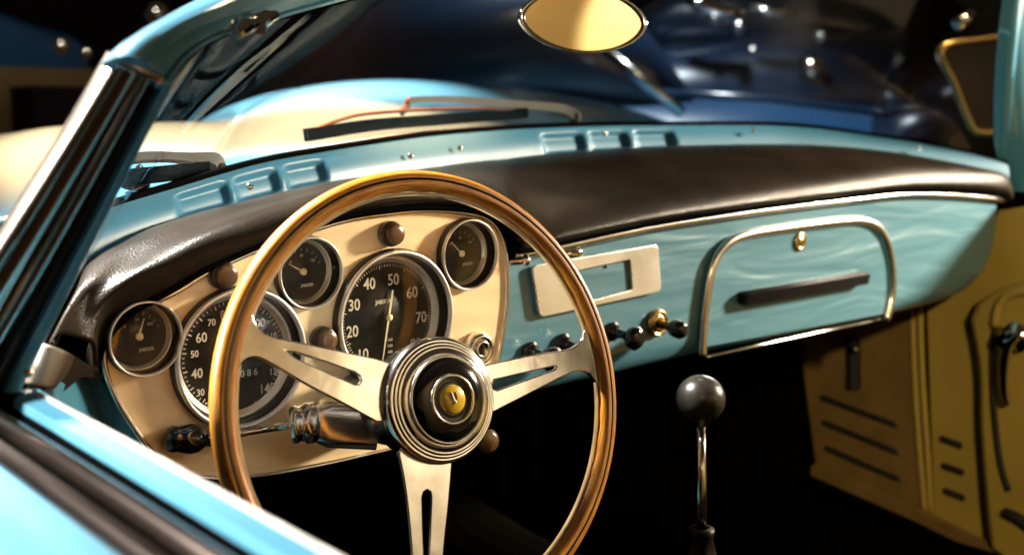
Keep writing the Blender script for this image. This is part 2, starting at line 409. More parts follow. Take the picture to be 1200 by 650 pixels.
# glass
GT = [(203, 97, -.208), (222, 72, -.19), (250, 50, -.168), (300, 33, -.128), (400, 5, -.06), (500, -20, -.02), (640, -50, .01), (800, -68, .03), (980, -74, .03), (1115, -68, .01), (1200, -50, -.02)]
gt = spline([onY(*p) for p in GT], 10)
gb = [onY(36, 436, -.13), onY(75, 356, -.07)] + [p+V((0, .006, .002)) for p in spline([onCyl(*p, .28) for p in TOPPX[2:]], 3)][:-2]
def resample(P, n):
    L = [0]
    for x, y in zip(P, P[1:]): L.append(L[-1]+(y-x).length)
    out = []
    for k in range(n):
        t = L[-1]*k/(n-1); j = max(0, min(len(P)-2, next((i for i in range(len(L)-1) if L[i+1] >= t-1e-9), len(P)-2)))
        out.append(P[j].lerp(P[j+1], (t-L[j])/max(1e-9, L[j+1]-L[j])))
    return out
gt, gb = resample(gt, 60), resample(gb, 60)
vs = []
for x, y in zip(gb, gt):
    for j in range(9): vs.append(x.lerp(y, j/8)+V((0, .012*math.sin(PI*j/8), 0)))
mk('windscreen_glass', vs, grid_faces(60, 9), M['screen'], car)

# ---- wipers
def wiper(pts_blade, pts_arm, dep):
    w = empty('wiper', tuple(dep(*pts_arm[0])), car)
    bl = [dep(*p) for p in pts_blade]
    mk('blade', *sweep(spline(bl, 6), [(-.003, -.009), (.003, -.009), (.004, .006), (-.004, .006)], (0, 0, 1)), M['rubber'], w, sharp=30)
    mb = MB()
    arm = spline([dep(*p) for p in pts_arm], 6)
    mb.add(*sweep(arm, lambda t: [(1.25*x*(1-.5*min(1, t*1.6)), 1.25*y*(1-.5*min(1, t*1.6))) for x, y in ((-.004, -.006), (.004, -.006), (.006, .004), (.002, .006), (-.004, .006))], (0, 0, 1)))
    mb.add(*lathe([(.008, -.02), (.008, .0), (.006, .006), (.001, .008)], arm[0], (0, -.3, 1), 18))
    mb.build('arm', M['wiper'], w)
    mb = MB()
    m_ = [dep(p[0], p[1]-5) for p in pts_blade]
    mb.add(*tube(spline([m_[0]+V((0,0,-.004)), m_[1].lerp(m_[0], .5)+V((0, 0, .006)), m_[1]+V((0, 0, .008)), m_[-1].lerp(m_[1], .5)+V((0, 0, .006)), m_[-1]+V((0, 0, -.004))], 6), .0022, 8))
    mb.build('bracket', M['wiper'], w)
    return w
wd = lambda px, py: onCyl(px, py, .36)
wiper([(358, 157), (440, 145), (530, 138), (617, 131)], [(675, 136), (655, 127), (600, 122), (540, 117), (484, 117), (478, 124), (470, 133)], wd)
wiper([(90, 214), (150, 206), (200, 201), (243, 196)], [(256, 198), (250, 186), (225, 184), (180, 182), (140, 185)], lambda px, py: onCyl(px, py, .30))
# screen washer jet on the left wing
mb = MB(); c = onCyl(160, 220, .34)
mb.add(*lathe([(.014, 0), (.013, .006), (.008, .012), (.005, .014)], c, (0, -.2, 1), 20)); mb.add(*lathe([(.004, .012), (.004, .022), (.001, .025)], c, (0, -.5, 1), 12))
mb.build('washer_jet', M['chrome'], car)

# ---- padded dash top
PAIR = [((114, 436, -.02), (58, 400, -.075)), ((115, 412, -.018), (68, 380, -.05)), ((130, 384, -.016), (80, 357, -.025)), ((160, 358, -.018), (93, 332, .0)),
        ((200, 336, -.02), (106, 305, None)), ((240, 312, -.02), (140, 285, None)), ((280, 294, -.02), (177, 267, None)), ((320, 278, -.02), (224, 252, None)),
        ((360, 264, -.02), (268, 241, None)), ((400, 252, -.02), (320, 228, None)), ((445, 244, -.02), (386, 214, None)), ((490, 240, -.02), (440, 207, None)),
        ((540, 242, -.02), (500, 198, None)), ((575, 250, -.02), (540, 192.5, None)), ((596, 267, -.02), (565, 189.5, None)), ((607, 289, -.018), (590, 187, None)),
        ((630, 288, -.008), (615, 184.5, None)), ((660, 281, -.008), (660, 180.5, None)), ((760, 260, -.008), (740, 175.5, None)), ((850, 246, -.008), (820, 173, None)),
        ((930, 235.5, -.008), (900, 172.5, None)), ((1000, 227.5, -.008), (960, 175, None)), ((1060, 221.5, -.008), (1020, 182, None)), ((1120, 222, -.008), (1090, 194.5, None)), ((1170, 227, -.008), (1155, 210, None)), ((1180, 240, .0), (1176, 219, None))]
Fp, Bp = [], []
for a, b in PAIR:
    Fp.append(onY(*a)); Bp.append(onY(*b) if b[2] is not None else onCyl(b[0], b[1], .262))
Fp, Bp = spline(Fp, 6), spline(Bp, 6)
vs = []
ns = 0
for i, (F, B) in enumerate(zip(Fp, Bp)):
    h = B.z-F.z; right = sstep(.15, .30, F.x)
    bul = .010+.010*right
    ctl = [F+V((0, .012, .001)), F+V((0, -.001, -.001)), F+V((0, -.003-.008*sstep(-.17, -.06, F.x), .008)), (F+V((0, -.008, .020+.006*right))).lerp(B, .10)+V((0, 0, bul*.3)), F.lerp(B, .42), F.lerp(B, .72), B+V((0, 0, 0)), B+V((0, .012, -.012))]
    ctl[4].z = F.z+h*.62+bul*1.1; ctl[5].z = F.z+h*.86+bul*.75
    s = spline(ctl, 6); ns = len(s); vs += s
pad = mk('dash_pad', vs, grid_faces(len(Fp), ns), M['leather'], car)
sd = pad.modifiers.new('s', 'SOLIDIFY'); sd.thickness = .004; sd.offset = -1
# piping under the front lip and the end cap, the pad's highlight put into its colour
mk('piping', *tube([F+V((0, -.003, -.002)) for F in Fp[4:]], .0028, 8), M['rubber'], pad)
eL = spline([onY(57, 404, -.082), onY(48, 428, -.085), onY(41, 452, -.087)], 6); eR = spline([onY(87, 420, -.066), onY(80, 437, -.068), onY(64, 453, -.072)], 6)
mk('end_cap', *ribbon(eL, eR, [(0, -.008), (0, 0), (.15, .004), (.4, .0065), (.65, .006), (.85, .003), (1, -.001), (1, -.008)], (-.4, -1, .2)), mat('cap_highlight', (.17, .14, .10), .45, 0, .1), pad)
under = [onY(52, 398, -.066), onY(88, 417, -.058), onY(114, 434, -.02), onY(124, 444, -.012), onY(96, 441, -.03), onY(70, 462, -.058), onY(30, 470, -.07)]
mk('pad_end', under+[p+V((.0, .05, .0)) for p in under], [list(range(7)), list(range(13, 6, -1))]+[[k, (k+1) % 7, 7+(k+1) % 7, 7+k] for k in range(7)], M['leather'], pad, False)

# ---- blue dashboard
ZT = spline([onY(*p, 0) for p in [(560, 312), (612, 300), (660, 290), (760, 269), (850, 255), (930, 244), (1000, 236), (1060, 230), (1120, 231), (1176, 236)]], 8)
zb = [onY(*p, 0) for p in [(540, 488), (600, 473), (700, 449), (820, 420), (950, 393), (1036, 374.5), (1100, 358), (1134, 346), (1156, 326), (1168, 300), (1174, 270), (1176, 240)]]
ZB = spline(zb, 8)
xs = [ZT[0].x+(ZT[-1].x-ZT[0].x)*(1-(1-k/139)**1.6) for k in range(140)]
vs = []; NVd = 34; NB = 8
edge = [V((p.x, 0, p.z)) for p in ZB]
def dist_edge(x, z):
    best = 9
    for a, b in zip(edge, edge[1:]):
        ab = b-a; t = max(0, min(1, ((x-a.x)*ab.x+(z-a.z)*ab.z)/(ab.x**2+ab.z**2+1e-12)))
        best = min(best, math.hypot(x-a.x-ab.x*t, z-a.z-ab.z*t))
    return best
for x in xs:
    zt, zb_ = at_x(ZT, x).z, at_x(ZB, x).z
    if x > edge[-1].x-1e-6: zb_ = edge[-1].z
    for j in range(NVd):
        t = 1-(1-j/(NVd-1))**1.7
        z = zt+(zb_-zt)*t
        dd = dist_edge(x, z); r = .032
        y = 0 if dd > r else r*(1-math.sqrt(max(0, 1-(1-dd/r)**2)))*.8
        vs.append(V((x, y, z)))
    for j in range(1, NB):
        vs.append(V((x, .034+.14*j/(NB-1), zb_+.03*j/(NB-1))))
dash = mk('dashboard', vs, grid_faces(len(xs), NVd+NB-1), M['dash_paint'], car)
# trim strips
mk('trim_strip', *sweep([p+V((0, -.006, .003)) for p in ZT[6:]], circ(.0035, 10, .0048), (0, 0, 1)), M['gold_trim'] if False else M['silver'], dash)
# radio blanking plate
def quad_round(pts, O, u, v, r, n=6):
    P = [V(p) for p in pts]; out = []
    for i, p in enumerate(P):
        a = (P[i-1]-p).normalized(); b = (P[(i+1) % len(P)]-p).normalized()
        for k in range(n+1):
            t = k/n; out.append(p+a*(r*(1-t)**2)+b*(r*t**2))
    return out
def onD(px, py, y=0): return onY(px, py, y)
O = onD(700, 325, -.0045)
ql = [onD(622, 311, -.0045), onD(770, 286, -.0045), onD(774, 341, -.0045), onD(631, 372, -.0045)]
hl = [onD(667, 319, -.0045), onD(737, 304, -.0045), onD(740, 339, -.0045), onD(672, 357, -.0045)]
radio = plate('radio_plate', [quad_round(ql, O, X, Z, .008), quad_round(hl, O, X, Z, .003)], O, X, Z, M['radio_metal'], car, .004, .0010)
O2 = onD(700, 325, -.0015)
bl = [p+V((0, .003, 0)) for p in hl]
bp = plate('blanking_panel', [quad_round(bl, O2, X, Z, .003)], O2, X, Z, M['dash_paint'], radio, .003, .0003)
mk('screw', *lathe([(.0016, 0), (.0016, .0015), (.0008, .002)], onD(710, 312, -.003), NY, 12), M['black'], radio)
mk('oval_badge', *ell(onD(672, 297, -.003), .016, .004, .006), M['chrome'], car)
# pull knobs
def knob(base, head, name='pull_knob', rb=.006, rh=.0135):
    b, h = V(base), V(head); n = h-b; L = n.length
    k = mk(name, *lathe([(rb*1.25, 0), (rb*1.25, .003), (rb, .004), (rb*.85, L*.45), (rb, L*.62), (rh*.85, L*.72), (rh, L*.86), (rh*.98, L*.98), (rh*.75, L*1.08), (rh*.2, L*1.12)], b, n, 28), M['bakelite'], car)
    return k
for bx, by in ((717, 388), (659, 402), (621, 412)):
    b = onD(bx, by, -.001); k = knob(b, b+V((.003, -.036, -.004)))
    mk('bush', *lathe([(.011, 0), (.011, .003), (.008, .005)], b, NY, 24, True, False), M['dark_paint'] if False else M['black'], k)
# lighter
b = onD(769, 378, -.001)
lt = mk('cigarette_lighter', *lathe([(.0165, 0), (.0165, .003), (.0150, .0055), (.0130, .0055), (.0118, .004), (.0105, .004), (.0100, .0055), (.0070, .0055)], b, NY, 32), M['gold_trim'], car)
mk('knob', *lathe([(.0052, .006), (.0052, .020), (.0095, .023), (.0105, .028), (.0105, .036), (.008, .040), (.002, .041)], b, (0.10, -1, -.12), 26), M['bakelite'], lt)
# glovebox
GL = [(820, 417), (822, 380), (827, 340), (834, 308), (848, 287), (872, 275), (920, 267), (980, 259.5), (1008, 258.5), (1026, 266), (1037, 284), (1043, 312), (1043, 344), (1036, 375)]
gl = spline([onD(*p, -.002) for p in GL], 8)
lid = plate('glovebox_lid', [gl[2:-2]], onD(930, 320, -.001), X, Z, M['dash_paint'], car, .005, .0012)
def fixy(p):           # follow the tuck-under of the dashboard
    dd = dist_edge(p.x, p.z); r = .032
    return V((p.x, p.y+(0 if dd > r else r*(1-math.sqrt(max(0, 1-(1-dd/r)**2)))*.8), p.z))
for vtx in lid.data.vertices: vtx.co = vtx.co  # flat lid sits on the flat part of the dash
mk('trim', *sweep([p+V((0, -.004, 0)) for p in gl], circ(.0062, 10, .0045), (0, -1, 0)), M['silver'], lid)
mk('lock', *lathe([(.0125, 0), (.0125, .0018), (.0112, .0028), (.0080, .0028), (.0076, .0022), (.0070, .0030), (.0015, .0031)], onD(937, 283, -.004), NY, 32), M['gold_trim'], lid)
mb = MB().add(*box(tuple(onD(937, 283, -.0076)+V((-.0009, 0, -.0038))), tuple(onD(937, 283, -.0076)+V((.0009, .002, .0038))))).build('keyhole', M['black'], lid, False)
ha, hb = onD(868, 350, -.010), onD(1015, 325, -.010)
mk('pull_handle', *sweep([ha, ha.lerp(hb, .02), ha.lerp(hb, .5), ha.lerp(hb, .98), hb], lambda t: [(x*(.7 if t in (0., 1.) else 1), y*(.7 if t in (0., 1.) else 1)) for x, y in ((-.008, -.006), (.007, -.007), (.009, -.001), (.008, .007), (-.006, .009), (-.009, .003))], (0, -1, 0)), M['handle_black'], lid, sharp=30)
l1, l2 = onD(828, 417, .006), onD(1030, 374, .006)
mk('lower_strip', *sweep([l1+V((0, .0, -.001)), l1.lerp(l2, .3), l1.lerp(l2, .6), l2], circ(.002, 8, .0025), (0, -1, 0)), M['silver'], lid)

# ---- instrument panel
YP = -.014
PAN = [(121, 430), (134, 465), (155, 500), (178, 530), (206, 549), (248, 559), (300, 556), (360, 546), (425, 532), (490, 515), (545, 488), (572, 450), (585, 400), (592, 345), (590, 300), (582, 272), (565, 255), (535, 248.5), (490, 247), (440, 252), (400, 259), (360, 271), (320, 285), (280, 301), (240, 320), (200, 344), (160, 361), (134, 378), (122, 404)]
pl = spline([onY(*p, YP) for p in PAN], 6, True)
def gauge_spec(cx, cy, r): return onY(cx, cy, YP-.010), r
G = {'spd': (285, 420, .0595), 'tac': (466, 374, .0640), 'g1': (171, 397, .0300), 'g2': (364.5, 320, .0315), 'g3': (551, 298.5, .0345)}
def circle3(c, r, n=48): return [V((c.x+r*math.cos(2*PI*k/n), YP, c.z+r*math.sin(2*PI*k/n))) for k in range(n)]
holes = []
for k, (cx, cy, r) in G.items(): holes.append(circle3(onY(cx, cy, YP-.010), r*.955))
panel = plate('instrument_panel', [pl]+holes, onY(370, 400, YP), X, Z, M['brass'], car, .004, .0008)
mk('beading', *tube([p+V((0, -.003, 0)) for p in pl], .0026, 8, (0, -1, 0), True), M['silver'], panel)
# backing box of the binnacle so nothing shows through
back = [p+V((0, .03, 0)) for p in pl]
vs = pl+back; N = len(pl)
mk('binnacle_shell', [p+V((0, .004, 0)) for p in pl]+back, [[i, (i+1) % N, N+(i+1) % N, N+i] for i in range(N)]+[list(range(N, 2*N))], M['dark_paint'], panel, sharp=40)
s0 = onY(597, 307, -.012)
mk('bracket_screw', *lathe([(.004, -.012), (.004, .012), (.003, .014), (.006, .015), (.006, .019), (.003, .021)], s0, (.75, -.6, .1), 16), M['silver'], panel)
# blue returns left of the panel
L1 = [onY(97, 436, .0), onY(120, 503, -.005)]
q = [onY(131, 428, -.006), onY(150, 490, -.006), onY(188, 540, -.006), onY(150, 540, -.006)]
mk('dash_return', [onY(96, 434, .012), onY(132, 424, -.008), onY(140, 465, -.008), onY(158, 503, -.008), onY(182, 533, -.008), onY(200, 560, -.008), onY(130, 530, .012)], [[0, 1, 2, 3, 4, 5, 6]], M['paint'], dash, False)
mk('dash_return', [onY(97, 434, .0115), onY(131, 531, .0115), onY(95, 510, -.05), onY(30, 470, -.1), onY(60, 452, -.075)], [[0, 1, 2, 3, 4]], M['dark_paint'] if False else M['paint'], dash, False)

def gauge(name, key, nums, extra, deep, label=None):
    cx, cy, r = G[key]; c = onY(cx, cy, YP-.010); c = V((c.x, YP, c.z))
    g = mk(name, *lathe([(r*1.02, .0), (r*1.02, .008), (r*1.0, .0095)], c, NY, 64, False, False), M['black'], car)
    if label: g['label'] = label
    rd = r*.80
    mk('bezel', *lathe([(r*1.0, .0088), (r*.998, .0116), (r*.975, .0130), (r*.945, .0122), (r*.93, .009)], c, NY, 64, False, False), M['bezel_metal'], g)
    mk('inner_ring', *lathe([(r*.93, .009), (r*.915, .002), (r*.91, -.003)], c, NY, 64, False, False), M['black'], g)
    mk('flange', *lathe([(r*.91, -.003), (r*.88, -.001), (r*.85, -.0025), (rd*1.02, -deep*.9), (rd, -deep)], c, NY, 64, False, False), M['bezel_metal'], g)
    mk('dial', *lathe([(rd*1.01, -deep-.002), (rd*1.01, -deep)], c, NY, 64), M['dial'], g)
    yd = YP+deep-.0006
    mb = MB()
    nums(mb, c, rd, yd)
    mb.build('markings', M['white'], g, False)
    extra(g, c, rd, yd)
    mk('cover_glass', *lathe([(r*.912, -.0012), (r*.5, -.0008), (r*.01, -.0006)], c, NY, 48, False, True), M['dial_glass'], g)
    return g
def ticks(mb, c, rd, yd, a0, a1, n, r0, r1, w, major=None):
    for k in range(n+1):
        a = math.radians(a0+(a1-a0)*k/n); d = V((math.sin(a), 0, math.cos(a))); s = V((d.z, 0, -d.x))
        ra = r0 if not major or k % major else r0-(r1-r0)*.7
        p = V((c.x, yd, c.z))
        ww = w*(1.5 if major and k % major == 0 else 1)
        mb.add([p+d*(rd*ra)-s*ww, p+d*(rd*ra)+s*ww, p+d*(rd*r1)+s*ww, p+d*(rd*r1)-s*ww], [[0, 1, 2, 3]])
def needle(g, c, rd, yd, ang, L, tail, w, m='needle'):
    a = math.radians(ang); d = V((math.sin(a), 0, math.cos(a))); s = V((d.z, 0, -d.x)); p = V((c.x, yd-.0022, c.z))
    mb = MB(); mb.add([p-d*tail-s*w*.9, p-d*tail+s*w*.9, p+s*w*1.2, p+d*L+s*w*.35, p+d*L-s*w*.35, p-s*w*1.2], [[0, 1, 2, 3, 4, 5]])
    nd = mb.build('needle', M[m], g, False)
    sd = nd.modifiers.new('s', 'SOLIDIFY'); sd.thickness = .0008
    mk('pivot', *lathe([(.0032, -.0005), (.0032, .0015), (.002, .0025)], p, NY, 18), M['dull_chrome'] if m != 'needle' else M['needle'], g)
def spd_nums(mb, c, rd, yd):
    for t, px, py, s in (('20', 246, 476, .012), ('30', 235, 460, .0095), ('40', 231, 438, .0135), ('50', 228, 415, .0095), ('60', 236, 396, .0135), ('70', 248, 378, .0095), ('80', 264, 369, .0125), ('90', 283, 367, .0095), ('100', 302, 379, .0125), ('110', 318, 394, .0095), ('120', 326, 415, .0125), ('130', 322, 435, .0095), ('140', 313, 455, .0135), ('150', 303, 473, .0095)):
        mb.add(*text_geo(t, s*.84, onY(px, py, yd), X, Z, 0, .0001, .90))
    mb.add(*text_geo('0 0 0 8 6', .0085, onY(284, 438, yd), X, Z, 0, 0, .95))
    mb.add(*text_geo('JAEGER', .0042, onY(275, 402, yd), X, Z))
    ticks(mb, c, rd, yd, -140, 140, 56, .93, .975, .00035, 4)
def tac_nums(mb, c, rd, yd):
    for t, px, py in (('10', 425, 416), ('20', 413, 389), ('30', 415, 358), ('40', 433, 333), ('50', 461, 328), ('60', 483, 343), ('70', 493.5, 372), ('80', 487, 403)):
        mb.add(*text_geo(t, .0148, onY(px, py, yd), X, Z, 0, .0002, .88))
    mb.add(*text_geo('JAEGER', .0052, onY(449, 353.5, yd), X, Z, 0, .0002))
    for k, py in enumerate((398, 405, 412)): mb.add(*text_geo('100', .004, onY(457, py, yd), X, Z))
    ticks(mb, c, rd, yd, -150, 130, 80, .925, .975, .00032, 10)
def small_nums(txt, px, py):
    def fn(mb, c, rd, yd):
        ticks(mb, c, rd, yd, -70, 70, 8, .70, .80, .0003)
        mb.add(*text_geo(txt, .0038, onY(px, py, yd), X, Z, 0, .0001))
        for k, t in enumerate(('0', '50', '100')):
            a = math.radians(-50+50*k); mb.add(*text_geo(t, .0035, V((c.x+rd*.55*math.sin(a), yd, c.z+rd*.55*math.cos(a))), X, Z))
    return fn
def small_extra(ang):
    def fn(g, c, rd, yd):
        needle(g, c, rd, yd, ang, rd*.62, rd*.12, .0007)
    return fn
def spd_extra(g, c, rd, yd):
    needle(g, c, rd, yd, 205, rd*.8, rd*.2, .0011)
    o = onY(285, 438, yd)
    mk('odometer_window', *box(tuple(o+V((-.017, .0001, -.0052))), tuple(o+V((.017, .0004, .0052)))), M['black'], g, False)
def tac_extra(g, c, rd, yd): needle(g, c, rd, yd, 191, rd*.86, rd*.50, .0009)
gauge('speedometer', 'spd', spd_nums, spd_extra, .0065)
gauge('tachometer', 'tac', tac_nums, tac_extra, .0065)
gauge('small_gauge', 'g1', small_nums('JAEGER', 172, 409), small_extra(20), .006, 'small gauge at the door end of the panel')
gauge('small_gauge', 'g2', small_nums('JAEGER', 360, 334), small_extra(-60), .006, 'small gauge between the two large dials')
gauge('small_gauge', 'g3', small_nums('JAEGER', 548, 309), small_extra(-45), .006, 'small gauge in the upper corner by the dashboard')
# warning lamps
for (px, py) in ((258, 321.5), (455, 273.5), (376, 397)):
    b = onY(px, py, YP-.002)
    w = mk('warning_lamp', *lathe([(.0118, 0), (.0118, .006), (.0108, .009), (.0098, .009)], b, NY, 32), M['black'], car)
    mk('lens', *lathe([(.0096, .007), (.0096, .0125), (.0086, .0138), (.004, .0144), (.001, .0145)], b, NY, 28), M['lens'], w)
# ignition lock
b = onY(556, 407, YP-.002)
il = mk('ignition_lock', *lathe([(.0165, 0), (.0165, .008), (.0145, .0125), (.0115, .0135), (.0105, .011), (.0095, .011), (.009, .0135), (.0065, .0145), (.0055, .012), (.001, .012)], b, NY, 36), M['silver'], car)
mk('keyhole', *box(tuple(b+V((-.0011, -.0145, -.0045))), tuple(b+V((.0011, -.0115, .0045)))), M['black'], il, False)

# ---- steering wheel
wc = atD(510.97, 468.78, .90178); wn = V((-.0766, -.9692, .2340)).normalized(); wr = .18
wu, wv, _ = frame(wn)
wheel = empty('steering_wheel', tuple(wc), car)
NS = 288; vs = []; uvs = []
prof = []
NPn = 32
for k in range(NPn):
    a = 2*PI*k/NPn; prof.append((a, .0094*math.copysign(abs(math.cos(a))**.9, math.cos(a)), .0092*math.copysign(abs(math.sin(a))**.9, math.sin(a))))
for i in range(NS):
    A = 2*PI*i/NS; d = wu*math.cos(A)+wv*math.sin(A)
    sc_ = .5+.5*math.cos(A*44)
    for (a, x, y) in prof:
        inner = max(0, -math.cos(a))**2*max(0, -math.sin(a)+.6)
        grip = -.0022*sc_*inner
        g = math.exp(-((a-1.47)/.12)**2)*.0014               # the inlay groove round the face
        vs.append(wc+d*(wr+x+ (-grip))+wn*(y-g))
f = grid_faces(NS, NPn, True, True)
rim = mk('rim', vs, f, [M['wood'], M['bakelite'], M['alu']], wheel)
uvl = rim.data.uv_layers.new(name='UVMap')
for p in rim.data.polygons:
    for li in p.loop_indices:
        vi = rim.data.loops[li].vertex_index; i, j = divmod(vi, NPn)
        uu = i/NS; vv = j/NPn
        if i == 0 and any(rim.data.loops[q].vertex_index//NPn == NS-1 for q in p.loop_indices): uu = 1.
        uvl.data[li].uv = (uu, abs(vv-.5)*2)
    js = sorted(rim.data.loops[q].vertex_index % NPn for q in p.loop_indices)
    if js[0] == 7 and js[-1] == 8 : p.material_index = 1
def W(px, py, h=0.0): return onP(px, py, wc+wn*h, wn)
def spoke(outl, slot, nsm=5):
    ol = spline([W(*p) for p in outl], nsm, True) if False else [W(*p) for p in outl]
    return plate('spoke', [ol, [W(*p) for p in slot]], wc, wu, wv, M['alu'], wheel, .0045, .0011)
def smooth_px(pts, n=6):
    return [(p.x, p.y) for p in spline([V((a, b, 0)) for a, b in pts], n)]
L_top = smooth_px([(292, 352), (295, 368), (302, 384), (318, 394), (360, 403), (440, 420)])
L_bot = smooth_px([(440, 494), (400, 472), (359, 451), (320, 428), (301, 419), (288, 421), (279, 431), (271, 450)])
spoke(L_top+[(500, 440), (500, 490)]+L_bot+[(264, 440), (274, 390)], [(336, 411.5), (345, 413), (380, 424), (414, 436), (420, 440), (422, 446), (419, 450), (414, 450), (380, 435), (345, 419)])
R_top = smooth_px([(545, 432), (623, 415.5), (660, 410), (673, 405), (682, 394), (684, 372)])
R_bot = smooth_px([(704, 468), (699, 452), (689, 438), (676, 435), (660, 440), (623, 459), (560, 491)])
spoke([(520, 445)]+R_top+[(700, 390), (711, 440)]+R_bot+[(520, 485)], [(577, 445), (612, 437), (648, 429), (651, 430), (648, 433), (612, 446), (581, 457), (576, 456), (574, 451)])
B_l = smooth_px([(466, 530), (475, 583), (481, 650), (480, 690), (470, 715), (450, 726)])
B_r = smooth_px([(545, 728), (530, 712), (519, 690), (518, 650), (524, 590), (529, 530)])
spoke([(490, 500)]+B_l+[(450, 742), (545, 742)]+B_r+[(510, 500)], [(493, 582), (495, 576), (499, 573.5), (503, 576), (504, 582), (502.5, 620), (500, 680), (498, 682), (496, 680), (494, 620)])
# aluminium core ring seen along the inner edge of the rim
cr = [wc+(wu*math.cos(2*PI*i/144)+wv*math.sin(2*PI*i/144))*(wr-.0098) for i in range(144)]
mk('core_ring', *sweep(cr, [(-.0016, -.0016), (.0016, -.0016), (.0016, .0016), (-.0016, .0016)], lambda i: wn, True), M['alu'], wheel, sharp=30)
hub = mk('hub', *lathe([(.046, -.030), (.047, -.006), (.0500, -.004), (.0513, .0), (.0517, .004), (.0513, .0075), (.0498, .0103), (.0474, .0122), (.0470, .0117), (.0466, .0125), (.0448, .0138), (.0444, .0133), (.0440, .0141), (.0420, .0152), (.0416, .0147), (.0412, .0155), (.0390, .0165), (.0366, .0172), (.0354, .0170), (.0345, .0120)], wc, wn, 96, True, True), M['alu'], wheel)
btn = mk('horn_button', *lathe([(.0345, .010), (.0345, .0175), (.0335, .0200), (.030, .0225), (.024, .0242), (.019, .0250), (.0005, .0250)], wc, wn, 72), M['bakelite'], wheel)
mk('outer_ring', *lathe([(.0350, .0165), (.0358, .0190), (.0348, .0206), (.0335, .0198)], wc, wn, 72, False, False), M['silver'], wheel)
mk('emblem_ring', *lathe([(.0205, .0240), (.0204, .0262), (.0190, .0272), (.0180, .0262), (.0178, .0245)], wc, wn, 64, False, False), M['silver'], wheel)
mk('emblem', *lathe([(.0118, .0235), (.0118, .0258), (.0105, .0268), (.0005, .0272)], wc, wn, 48), M['emblem'], wheel)
mb = MB(); ec = wc+wn*.0274
mb.add(*tube([ec+wv*.006+wu*-.002, ec+wv*.001+wu*-.0005, ec-wv*.003+wu*.0015], .0007, 8, tuple(wn)))
mb.add(*tube([ec+wv*.0055+wu*.002, ec+wv*.0005+wu*.003, ec-wv*.004-wu*.001], .0006, 8, tuple(wn)))
mb.build('emblem_mark', M['emblem_mark'], wheel)
mk('emblem_base', *lathe([(.0176, .0243), (.0176, .0249), (.0122, .0251)], wc, wn, 48, False, False), M['black'], wheel)
# column and switch housing
cd = -wn
col0 = wc-wn*.028
col = mk('steering_column', *lathe([(.036, 0), (.038, .02), (.036, .05), (.030, .08), (.028, .45)], col0, cd, 36), M['black'], car)
h0, h1 = atD(442, 497, .955), atD(368, 493, .945)
ax = (h1-h0)
mk('switch_housing', *sweep([h0, h0.lerp(h1, .1), h0.lerp(h1, .75), h0.lerp(h1, .93), h1], lambda t: [(x*(1 if t < .7 else (.86 if t < 1 else .55)), y*(1 if t < .7 else (.86 if t < 1 else .55))) for x, y in ((math.copysign(abs(math.cos(q))**.6, math.cos(q))*.021, math.copysign(abs(math.sin(q))**.6, math.sin(q))*.0205) for q in [2*PI*k/24 for k in range(24)])], (0, 0, 1)), M['silver'], col, sharp=40)
s0, s1 = atD(374, 494, .942), atD(345, 497, .935)
stalk = mk('indicator_stalk', *lathe([(.012, 0), (.0175, .003), (.0178, .012), (.0155, .014), (.0152, .018), (.0165, .019), (.0160, .024), (.012, .026), (.006, .028)], s0, s1-s0, 30), M['silver'], car)
r0, r1, r2 = atD(346, 497, .935), atD(290, 505.5, .915), atD(248, 515, .90)
mk('rod', *tube([r0, r1, r2], lambda t: .0032+.0004*t, 12), M['chrome'], stalk)
k0, k1 = atD(252, 514, .902), atD(198, 514, .885)
mk('grip', *lathe([(.004, -.012), (.0065, 0), (.0065, .008), (.009, .010), (.0115, .014), (.0125, .020), (.0115, .026), (.0105, .030), (.011, .034), (.009, .038), (.003, .040)], k0, k1-k0, 28), M['bakelite'], stalk)
# under-dash pull
mk('pull_knob', *lathe([(.005, -.06), (.005, 0), (.011, .004), (.012, .010), (.008, .013)], atD(567, 515, 1.12), (-.2, -1, .1), 22), M['lens'], car)

# ---- gear lever
gk = atD(821, 467, 1.15)
gear = empty('gear_lever', tuple(atD(822, 690, 1.14)), car)
kb = [(.0055, -.029), (.009, -.026)]+[(.0255*math.sin(t), -.0255*math.cos(t)*.98) for t in [PI*k/20 for k in range(3, 20)]]+[(.0005, .0252)]
mk('knob', *lathe(kb, gk, (0, 0, 1), 40), M['bakelite'] if False else mat('grey_knob', (.022, .019, .015), .30, .2, .4), gear)
mk('rod', *tube([gk+V((0, 0, -.02)), atD(822, 560, 1.145), atD(822, 640, 1.142)], .0052, 14), M['dull_chrome'], gear)
bt = atD(822, 622, 1.142)
vs, f = [], []
for j, (r, h) in enumerate([(.008, .004), (.0135, .003), (.013, -.004), (.0115, -.006), (.014, -.02), (.02, -.045), (.034, -.09), (.06, -.14)]):
    for k in range(40):
        a = 2*PI*k/40; rr = r*(1+.12*math.sin(5*a)*min(1, max(0, (j-3)/2)))
        vs.append(bt+V((rr*math.cos(a), rr*math.sin(a), h)))
mk('boot', vs, grid_faces(8, 40, False, True), M['leather'], gear)

# ---- footwell
def hull0(st):
    vs = [V((.37+.17*math.cos(a), y, .28+(zt-.28)*math.sin(a))) for (y, zt) in st for a in [PI*k/20 for k in range(21)]]
    return vs, grid_faces(len(st), 21)
fw = MB()
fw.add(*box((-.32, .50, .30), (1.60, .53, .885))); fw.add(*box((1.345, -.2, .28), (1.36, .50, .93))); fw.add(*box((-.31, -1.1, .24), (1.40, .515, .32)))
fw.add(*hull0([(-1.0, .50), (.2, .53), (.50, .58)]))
fw.build('footwell', M['carpet'], car, False)
